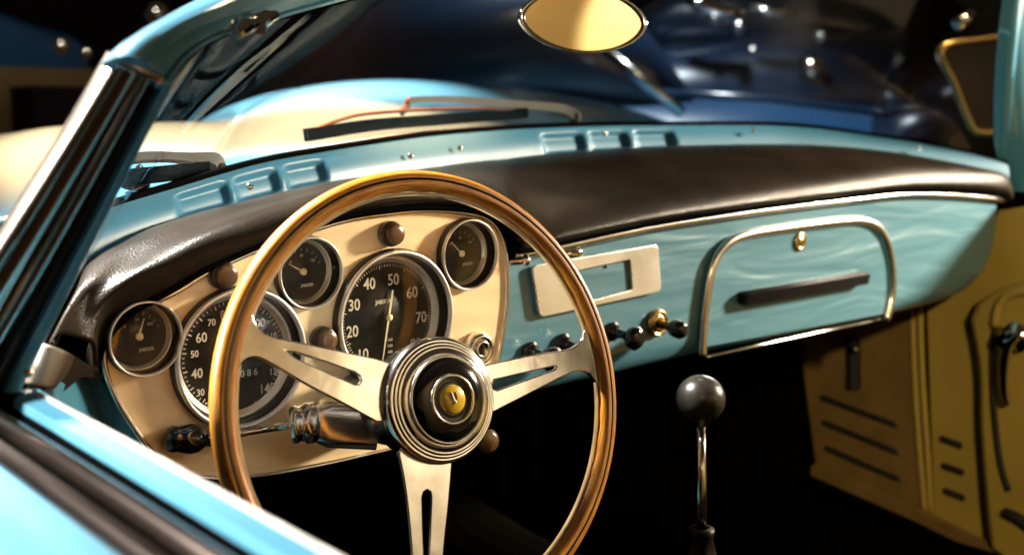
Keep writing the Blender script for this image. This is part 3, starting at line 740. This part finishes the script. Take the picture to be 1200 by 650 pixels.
# ---- passenger side trim
XK = 1.33
K = lambda px, py, dx=0: onX(px, py, XK+dx)
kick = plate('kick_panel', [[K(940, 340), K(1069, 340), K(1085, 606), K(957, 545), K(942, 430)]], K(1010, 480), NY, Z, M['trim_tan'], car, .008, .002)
for a, b in (((961, 465), (1050, 498)), ((963, 494), (1052, 530)), ((966, 524), (1054, 562))):
    p, q = K(*a, -.005), K(*b, -.005)
    mk('slot', *sweep([p, p.lerp(q, .03), p.lerp(q, .97), q], lambda t: [(x*(.3 if t in (0., 1.) else 1), y) for x, y in circ(.0062, 10, .003)], (-1, 0, 0)), M['slot'], kick)
    mk('rivet', *lathe([(.0038, 0), (.003, .003), (.0005, .0035)], K(b[0]+2, b[1]+2, -.0045), (-1, 0, 0), 12), M['dull_chrome'], kick)
mk('rivet', *lathe([(.0038, 0), (.003, .003), (.0005, .0035)], K(1056, 572, -.0045), (-1, 0, 0), 12), M['dull_chrome'], kick)
lp = [K(1000, 395, -.008), K(1001, 425, -.008), K(1001, 455, -.008)]
mk('catch', *sweep(lp, [(-.012, -.004), (.012, -.004), (.012, .006), (0, .012), (-.012, .006)], (-1, 0, 0)), M['slot'], kick, sharp=30)
mk('catch_knob', *lathe([(.004, 0), (.004, .014), (.008, .018), (.006, .024)], K(1008, 408, -.008), (-1, 0, 0), 16), M['dull_chrome'], kick)
for a in ([(1069, 350), (1072, 440), (1078, 530), (1085, 607)], [(1078, 350), (1081, 440), (1087, 530), (1091, 603)]):
    mk('door_bead', *tube(spline([K(*p, -.004) for p in a], 4), .0058, 10), M['tan_vinyl'], car)
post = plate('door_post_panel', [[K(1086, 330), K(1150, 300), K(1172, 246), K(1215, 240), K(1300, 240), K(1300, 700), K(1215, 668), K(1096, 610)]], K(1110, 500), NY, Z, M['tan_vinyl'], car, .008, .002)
for a, b in (((1101, 513), (1128, 523)), ((1103, 545), (1130, 554)), ((1105, 574), (1131, 584))):
    p, q = K(*a, -.005), K(*b, -.005)
    mk('slot', *sweep([p, p.lerp(q, .08), p.lerp(q, .92), q], lambda t: [(x*(.3 if t in (0., 1.) else 1), y) for x, y in circ(.0068, 10, .003)], (-1, 0, 0)), M['slot'], post)
# passenger door: bulged card with a sunk handle recess
DO = [(1140, 372), (1150, 430), (1152, 500), (1158, 580), (1164, 640), (1230, 690)]
def Dx(px, py, dx): return onX(px, py, 1.30+dx)
dl = spline([Dx(*p, 0) for p in DO[:5]], 5)+[Dx(*p, 0) for p in DO[5:]]+[V((1.30, -1.5, .36)), V((1.30, -1.5, .84)), V((1.30, -.5, .86)), Dx(1230, 322, 0), Dx(1178, 335, 0), Dx(1150, 352, 0)]
pdoor = plate('passenger_door', [dl], Dx(1200, 500, 0), NY, Z, M['tan_vinyl'], car, .03, .010)
rc = spline([Dx(1166, 380, -.017), Dx(1163, 420, -.017), Dx(1165, 480, -.017), Dx(1172, 540, -.017), Dx(1182, 575, -.017)], 5)
mk('recess_seam', *tube(rc, .005, 8), M['slot'], pdoor)
mk('card_fold', *tube(spline([Dx(1230, 345, -.02), Dx(1192, 342, -.02), Dx(1172, 356, -.02), Dx(1166, 382, -.02)], 5), .008, 10), M['tan_vinyl'], pdoor)
hd = empty('door_handle', tuple(Dx(1190, 390, -.02)), pdoor)
hm = MB()
hm.add(*lathe([(.026, 0), (.026, .006), (.020, .012), (.010, .016), (.010, .03), (.016, .034), (.012, .042), (.002, .044)], Dx(1190, 395, -.017), (-1, 0, 0), 28))
hm.add(*tube(spline([Dx(1190, 392, -.05), Dx(1181, 405, -.052), Dx(1177, 430, -.05), Dx(1177, 455, -.045), Dx(1181, 474, -.04)], 6), lambda t: .010-.005*t, 14))
bpy.data.objects.remove(hd)
hm.build('handle', M['chrome'], pdoor)
mk('arm_pull', *tube(spline([Dx(1178, 600, -.02), Dx(1195, 608, -.024), Dx(1215, 622, -.024), Dx(1260, 648, -.02)], 5), .009, 10), M['slot'], pdoor)
sill = MB(); s_a, s_b = K(1084, 604, -.02), K(1260, 690, -.02)
sill.add(*sweep([K(955, 548, -.01), s_a, s_b], [(-.008, -.012), (.012, -.012), (.012, .006), (0, .010), (-.008, .006)], (0, 0, 1)))
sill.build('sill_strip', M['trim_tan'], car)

# ---- driver's door, cut away at the front by the pillar
YD0, YD1 = -.150, -1.5
def run(pf, name, m, parent, sharp=40, y0=YD0):
    vs = []; ny = 24
    for i in range(ny+1):
        y = y0+(YD1-y0)*(i/ny)**1.6
        for (x, z) in pf: vs.append(V((x-.012*max(0, -(y+.15))**2, y, z)))
    n = len(pf); f = grid_faces(ny+1, n, False, True)
    f += [list(range(n))[::-1], list(range(ny*n, (ny+1)*n))]
    return mk(name, vs, f, m, parent, sharp=sharp)
zz = 1.05
ddoor = run([(-.3365, zz-.186), (-.342, zz-.186), (-.358, zz-.193), (-.378, zz-.208), (-.398, zz-.232), (-.415, zz-.27), (-.43, zz-.34), (-.435, zz-.50), (-.42, zz-.70), (-.39, zz-.70), (-.38, zz-.4), (-.3365, zz-.22)], 'driver_door', M['paint'], car)
run([(-.3365, zz-.190), (-.3365, zz-.181), (-.334, zz-.1775), (-.330, zz-.1765), (-.3275, zz-.1785), (-.3265, zz-.181), (-.3265, zz-.190)], 'outer_moulding', M['dark_trim'], ddoor)
run([(-.3265, zz-.190), (-.3265, zz-.1835), (-.3240, zz-.1845), (-.3205, zz-.1835), (-.3205, zz-.190)], 'glass_seal', M['rubber'], ddoor)
run([(-.3205, zz-.190), (-.3205, zz-.178), (-.3185, zz-.1735), (-.3155, zz-.172), (-.3125, zz-.1735), (-.3110, zz-.178), (-.3110, zz-.190)], 'window_channel', M['dark_trim'], ddoor)
run([(-.3110, zz-.190), (-.3110, zz-.1815), (-.3085, zz-.183), (-.3045, zz-.182), (-.3035, zz-.175), (-.3035, zz-.190)], 'inner_seal', M['rubber'], ddoor)
run([(-.3035, zz-.188), (-.3035, zz-.1715), (-.3025, zz-.1690), (-.2935, zz-.1665), (-.2925, zz-.168), (-.2925, zz-.188)], 'inner_capping', M['paint'], ddoor)
run([(-.2925, zz-.19), (-.2925, zz-.1655), (-.2921, zz-.1645), (-.2913, zz-.1645), (-.2908, zz-.166), (-.2908, zz-.19)], 'inner_moulding', M['bezel_metal'], ddoor)
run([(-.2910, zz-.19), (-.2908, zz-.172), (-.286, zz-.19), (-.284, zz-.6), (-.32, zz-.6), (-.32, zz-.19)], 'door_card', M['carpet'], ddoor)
mk('scuttle_side', [onY(20, 456, -.125), onY(46, 456, -.12), onY(128, 506, -.12), onY(118, 512, -.16), onY(40, 470, -.16)], [[0, 1, 2, 3, 4]], M['paint'], car, False)

# ---- rear-view mirror
mc = atD(683, 25, 1.18)
tgt = V((1.35, -3.2, 1.55))
mn = ((CC-mc).normalized()+(tgt-mc).normalized()).normalized()
mu, mv, _ = frame(mn)
mu2 = (CR-mn*CR.dot(mn)).normalized(); mv2 = mn.cross(mu2)
def lens_pt(a, k, h):
    ca, sa = math.cos(a), math.sin(a)
    return mc+mu2*(.0785*k*math.copysign(abs(ca)**1.0, ca))+mv2*(.0335*k*math.copysign(abs(sa)**1.15, sa))+mn*h
def lens_rings(rings, cap):
    n = 72; vs = [lens_pt(2*PI*i/n, k, h) for (k, h) in rings for i in range(n)]
    f = grid_faces(len(rings), n, False, True)
    if cap: f += [list(range((len(rings)-1)*n, len(rings)*n))]
    return vs, f
mir = mk('rear_view_mirror', *lens_rings([(.2, -.022), (.6, -.018), (.9, -.008), (1.0, .0), (1.015, .004), (.995, .0065), (.965, .006), (.955, .003)], False), M['chrome'], car)
mk('mirror_glass', *lens_rings([(.955, .0035), (.5, .0036)], True), mat('mirror_yellowed', (.97, .84, .48), .03, 1), mir)  # yellow of the reflection put into the mirror's own tint
mk('gasket', *lens_rings([(.965, .0045), (.962, .0062), (.930, .0058), (.925, .0036)], False), M['black'], mir)
tp = atD(700, -95, 1.30)
mk('stalk', *tube(spline([mc-mn*.02, mc-mn*.03+V((0, .02, .03)), tp], 6), .005, 10), M['chrome'], mir)

# ================================================================== neighbours and hall
gz = 0
tag(mk('floor', [(-14, -12, 0), (14, -12, 0), (14, 14, 0), (-14, 14, 0)], [[0, 1, 2, 3]], M['floor'], None, False), 'dark brown hall floor under the cars', 'floor', None, 'structure')
bw = mk('back_wall', *box((-14, 9.0, 0), (14, 9.1, 6)), M['wall_dark'], None, False); tag(bw, 'dark hall wall behind the parked cars', 'wall', None, 'structure')
rw = mk('hall_wall', *box((-7, -5.1, 0), (9, -5.0, 3.4)), M['wall_tan'], None, False); tag(rw, 'tan hall wall reflected in the mirror and chrome', 'wall', None, 'structure')

# neighbouring cars
def hull(name, sections, m, parent, nseg=28, power=.62):
    vs = []
    for (c, w, zl, zh) in sections:
        for k in range(nseg):
            a = 2*PI*k/nseg; ca, sa = math.cos(a), math.sin(a)
            vs.append(V((c.x, c.y, 0))+V((w.x, w.y, 0))*math.copysign(abs(ca)**power, ca)+V((0, 0, c.z+(zl+zh)/2+(zh-zl)/2*math.copysign(abs(sa)**power, sa))))
    n = len(sections); f = grid_faces(n, nseg, False, True)+[list(range(nseg))[::-1], list(range((n-1)*nseg, n*nseg))]
    return mk(name, vs, f, m, parent)
def wheel_at(c, ax, parent, r=.32):
    w = mk('wheel', *lathe([(r*.6, -.09), (r*.95, -.09), (r, -.06), (r, .06), (r*.95, .09), (r*.6, .09), (r*.55, .05), (r*.2, .06), (r*.05, .07)], c, ax, 32), M['rubber'], parent)
    mk('hubcap', *lathe([(r*.55, .055), (r*.5, .08), (r*.2, .10), (r*.02, .105)], c, ax, 28), M['chrome'], w)
def parked(name, o, ax, L, bodymat, label, spec, cab, cabmat):
    ax = V(ax).normalized(); w = V((-ax.y, ax.x, 0))
    e = empty(name, tuple(o)); tag(e, label, 'car')
    S = [(o+ax*(L*t), w*hw, zl, zh) for t, zl, zh, hw in spec]
    P = []
    for a, b in zip(S, S[1:]):
        for k in range(4):
            t = k/4; q = t*t*(3-2*t)
            P.append((a[0].lerp(b[0], t), a[1].lerp(b[1], q), a[2]+(b[2]-a[2])*q, a[3]+(b[3]-a[3])*q))
    P.append(S[-1])
    hull('body', P, bodymat, e)
    for t in (.18, .80):
        for sg in (-1, 1): wheel_at(o+ax*(L*t)+w*(.66*sg)+V((0, 0, .32)), w*sg, e)
    hull('cabin', [(o+ax*(L*t), w*hw, zl, zh) for t, zl, zh, hw in cab], cabmat, e, power=.7)
    return e
def ground(px, D, z=0):
    p = atD(px, 325, D); return V((p.x, p.y, z))
eA = parked('parked_coupe', ground(250, 4.4), CR, 3.3, M['blue2'], 'deep blue coupe parked beyond the bonnet, with a pale windscreen pillar',
    [(0, .35, .8, .45), (.04, .25, .98, .66), (.2, .2, 1.12, .78), (.4, .2, 1.16, .80), (.6, .2, 1.15, .80), (.8, .2, 1.07, .78), (.95, .25, .96, .66), (1, .35, .7, .45)],
    [(.10, 1.0, 1.12, .40), (.22, .98, 1.50, .58), (.38, .98, 1.62, .60), (.50, .98, 1.40, .56), (.55, .98, 1.16, .52)], M['navy'])
pa, pb = atD(708, 58, 3.50), atD(800, 133, 3.45)
mk('pillar', *sweep([pa, pa.lerp(pb, .5), pb], circ(.018, 10, .026), tuple(-CF)), M['silver'], eA)
mk('side_trim', *tube([atD(760, 108, 3.5), atD(900, 116, 3.5), atD(1020, 131, 3.52), atD(1160, 160, 3.55)], .012, 8), M['blue2'], eA)
eB = parked('parked_roadster', ground(600, 6.4, .35), CR, 3.8, M['navy'], 'navy car with bright chrome parked far behind the deep blue coupe',
    [(0, .35, .8, .45), (.04, .25, .98, .66), (.2, .2, 1.12, .78), (.4, .2, 1.22, .80), (.6, .2, 1.2, .80), (.8, .2, 1.1, .78), (.95, .25, .96, .66), (1, .35, .7, .45)],
    [(.10, 1.0, 1.12, .40), (.22, .98, 1.40, .58), (.38, .98, 1.45, .60), (.50, .98, 1.30, .56), (.55, .98, 1.16, .52)], M['navy'])
for (px, py, rx) in ((838, 22, .030), (866, 32, .034), (882, 60, .022), (962, 44, .026), (975, 125, .018)):  # chrome beads added to give the blurred glints
    mk('glint_bead', *ell(atD(px, py, 5.3), rx, rx, rx*1.1), M['chrome'], eB)
mk('bumper', *tube([atD(808, -4, 5.3), atD(822, 8, 5.3), atD(850, 16, 5.3), atD(872, 22, 5.3)], .04, 12), M['chrome'], eB)
mk('side_trim', *tube([atD(880, 8, 5.3), atD(905, 16, 5.3), atD(935, 19, 5.3)], .022, 10), M['silver'], eB)
mk('badge', *tube([atD(940, 66, 5.3), atD(952, 82, 5.3), atD(968, 98, 5.3)], lambda t: .02+.05*math.sin(PI*t), 12), M['dull_chrome'], eB)
eD = parked('parked_saloon', ground(1040, 3.3), CR, 3.0, M['dark_glass'], 'near black saloon parked at the edge of the view with gilt window surround',
    [(0, .35, .75, .35), (.04, .25, .92, .5), (.2, .2, .98, .6), (.6, .2, 1.0, .60), (1, .35, .7, .45)],
    [(.02, .8, 1.2, .40), (.06, .8, 1.50, .50), (.3, .8, 1.66, .54), (.7, .8, 1.62, .54), (.9, .8, 1.1, .5)], M['dark_glass'])
fr = [atD(p[0], p[1], 2.70) for p in [(1099, 55), (1150, 44), (1182, 41), (1191, 55), (1194, 100), (1191, 150), (1168, 158), (1143, 157), (1131, 138), (1116, 100)]]
ctr = sum(fr, V())/len(fr)
sfr = spline(fr, 5, True)
wf = plate('window_frame', [sfr, [ctr+(p-ctr)*.88 for p in sfr]], ctr, CR, CU, M['gold_trim'], eD, .03, .006)
plate('pane', [[ctr+(p-ctr)*.895 for p in sfr]], ctr+CF*.01, CR, CU, M['dark_glass'], wf, .006, .001)
mk('glint_bead', *tube([atD(1120, 30, 2.7), atD(1140, 17, 2.7)], .016, 12), M['chrome'], eD)
# far left corner
pf = mk('platform', *box((-2.5, 4.9, 0), (2.1, 7.6, .72)), M['floor'], None, False); tag(pf, 'low platform under the blue car in the far corner', 'platform', None, 'structure')
eC = parked('raised_car', V((-1.7, 6.2, .72)), (1, 0, 0), 3.75, M['blue2'], 'glossy blue car on a raised platform in the far corner',
    [(0, .35, .7, .45), (.04, .25, .88, .68), (.2, .2, 1.0, .80), (.4, .2, 1.05, .82), (.6, .2, 1.04, .82), (.8, .2, .98, .80), (.95, .25, .85, .68), (1, .35, .6, .45)],
    [(.20, .9, .95, .40), (.32, .9, 1.30, .58), (.48, .9, 1.35, .60), (.60, .9, 1.25, .56), (.65, .9, 1.0, .52)], M['navy'])
for (px, py, r) in ((72, 54, .045), (102, 62, .03), (184, 17, .06)):  # more chrome beads added as out-of-focus highlights
    mk('glint_bead', *ell(atD(px, py, 5.6), r, r, r), M['chrome'], eC)
tw = mk('partition', *box((-1.5, 3.7, 0), (1.34, 3.78, 1.25)), mat('olive_tan_board', (.30, .205, .085), .7, var=(3, .15)), None, False)
tag(tw, 'low tan partition behind the left front wing', 'partition')
db = mk('plinth', *box((.80, 3.15, 0), (1.34, 3.4, 1.165)), M['wall_dark'], None, False)
tag(db, 'dark plinth standing before the low tan partition', 'plinth')

# ================================================================== light
w = bpy.data.worlds.new('World'); sc.world = w; w.use_nodes = True
nt = w.node_tree; bg = nt.nodes['Background']
bg.inputs[0].default_value = (.9, .62, .38, 1); bg.inputs[1].default_value = .035
def area(name, loc, at, size, power, col, sy=None, spread=PI):
    l = bpy.data.lights.new(name, 'AREA'); l.energy = power; l.color = col; l.shape = 'RECTANGLE'; l.size = size; l.size_y = sy or size; l.spread = spread
    o = bpy.data.objects.new(name, l); COL.objects.link(o); o.location = loc
    o.rotation_euler = (V(at)-V(loc)).to_track_quat('-Z', 'Y').to_euler(); return o
def spot(name, loc, at, power, col, ang, blend=.4, r=.05):
    l = bpy.data.lights.new(name, 'SPOT'); l.energy = power; l.color = col; l.spot_size = math.radians(ang); l.spot_blend = blend; l.shadow_soft_size = r
    o = bpy.data.objects.new(name, l); COL.objects.link(o); o.location = loc
    o.rotation_euler = (V(at)-V(loc)).to_track_quat('-Z', 'Y').to_euler(); return o
WARM = (1, .72, .40); NEUT = (1, .90, .76); COOL = (.86, .94, 1)
kd = V((math.cos(math.radians(151.5))*math.cos(math.radians(19.5)), math.sin(math.radians(151.5))*math.cos(math.radians(19.5)), -math.sin(math.radians(19.5))))
spot('key_lamp', (2.7, -1.0, 1.6), tuple(V((2.7, -1.0, 1.6))+kd), 980, (1, .84, .62), 28, .22, .16)
spot('door_fill', (-2.3, 1.3, 2.1), (-.38, -.45, .86), 2100, (1, .94, .86), 26, .5, .2)  # added fill that lifts the outer door skin
spot('frame_fill', (1.9, .2, 2.6), tuple(atD(1145, 100, 2.70)), 90, WARM, 30, .6, .1)  # added spot to brighten the saloon's window frame
spot('bonnet_fill', (.26, .60, 3.0), (.26, .58, .97), 9500, (1, .235, .088), 20.5, .3)  # added orange spot standing in for a cream reflection on the bonnet
spot('bulge_fill', (.9, 1.9, 2.9), (.62, 1.15, 1.07), 4000, (1, .93, .82), 26, .7)  # extra spot added to lift the raised middle of the bonnet
spot('front_lamp', (-.45, .9, 2.3), (-.06, .05, .96), 1900, (1, .93, .88), 27, .6, .12)
area('scuttle_fill', (1.2, .6, 2.8), (.8, .15, .95), .4, 6, (1, .78, .5))  # weak fill added over the scuttle and pad
spot('cabin_fill', (-1.0, -1.9, 1.75), (1.33, -.35, .68), 160, (1, .80, .42), 36, .7)  # added outside the car to brighten passenger door and kick panel
spot('mirror_pool_fill', (2.75, -3.6, 2.6), (2.60, -5, 1.75), 420, (1, .90, .70), 46, .2)  # added hard-edged pool on the wall for the mirror to reflect
area('wall_bounce_fill', (.6, -3.4, 3.2), (.3, -5, 1.6), .5, 60, WARM)  # added fill, bounced off the wall onto panel and wheel
spot('coupe_fill', tuple(ground(760, 4.2, 3.4)), tuple(ground(760, 4.6, 1.0)), 480, COOL, 70, .6, .2)  # added spot that brings out the parked coupe
spot('corner_fill', (.6, 3.0, 3.3), (.9, 5.2, 1.2), 130, NEUT, 60, .6, .2)  # added spot for the far corner car and partition

# ================================================================== camera
cam = bpy.data.cameras.new('camera'); co = bpy.data.objects.new('camera', cam); COL.objects.link(co)
mx = Matrix((CR, CU, -CF)).transposed().to_4x4(); mx.translation = CC; co.matrix_world = mx
cam.sensor_width = 36; cam.lens = FPX/1200*36; cam.clip_end = 100; cam.clip_start = .02
cam.dof.use_dof = True; cam.dof.focus_distance = .97; cam.dof.aperture_fstop = 4.6
sc.camera = co
sc.view_settings.view_transform = 'Standard'; sc.view_settings.look = 'None'
sc.view_settings.exposure = 0; sc.view_settings.gamma = 1
sc.cycles.max_bounces = 10; sc.cycles.use_denoising = True
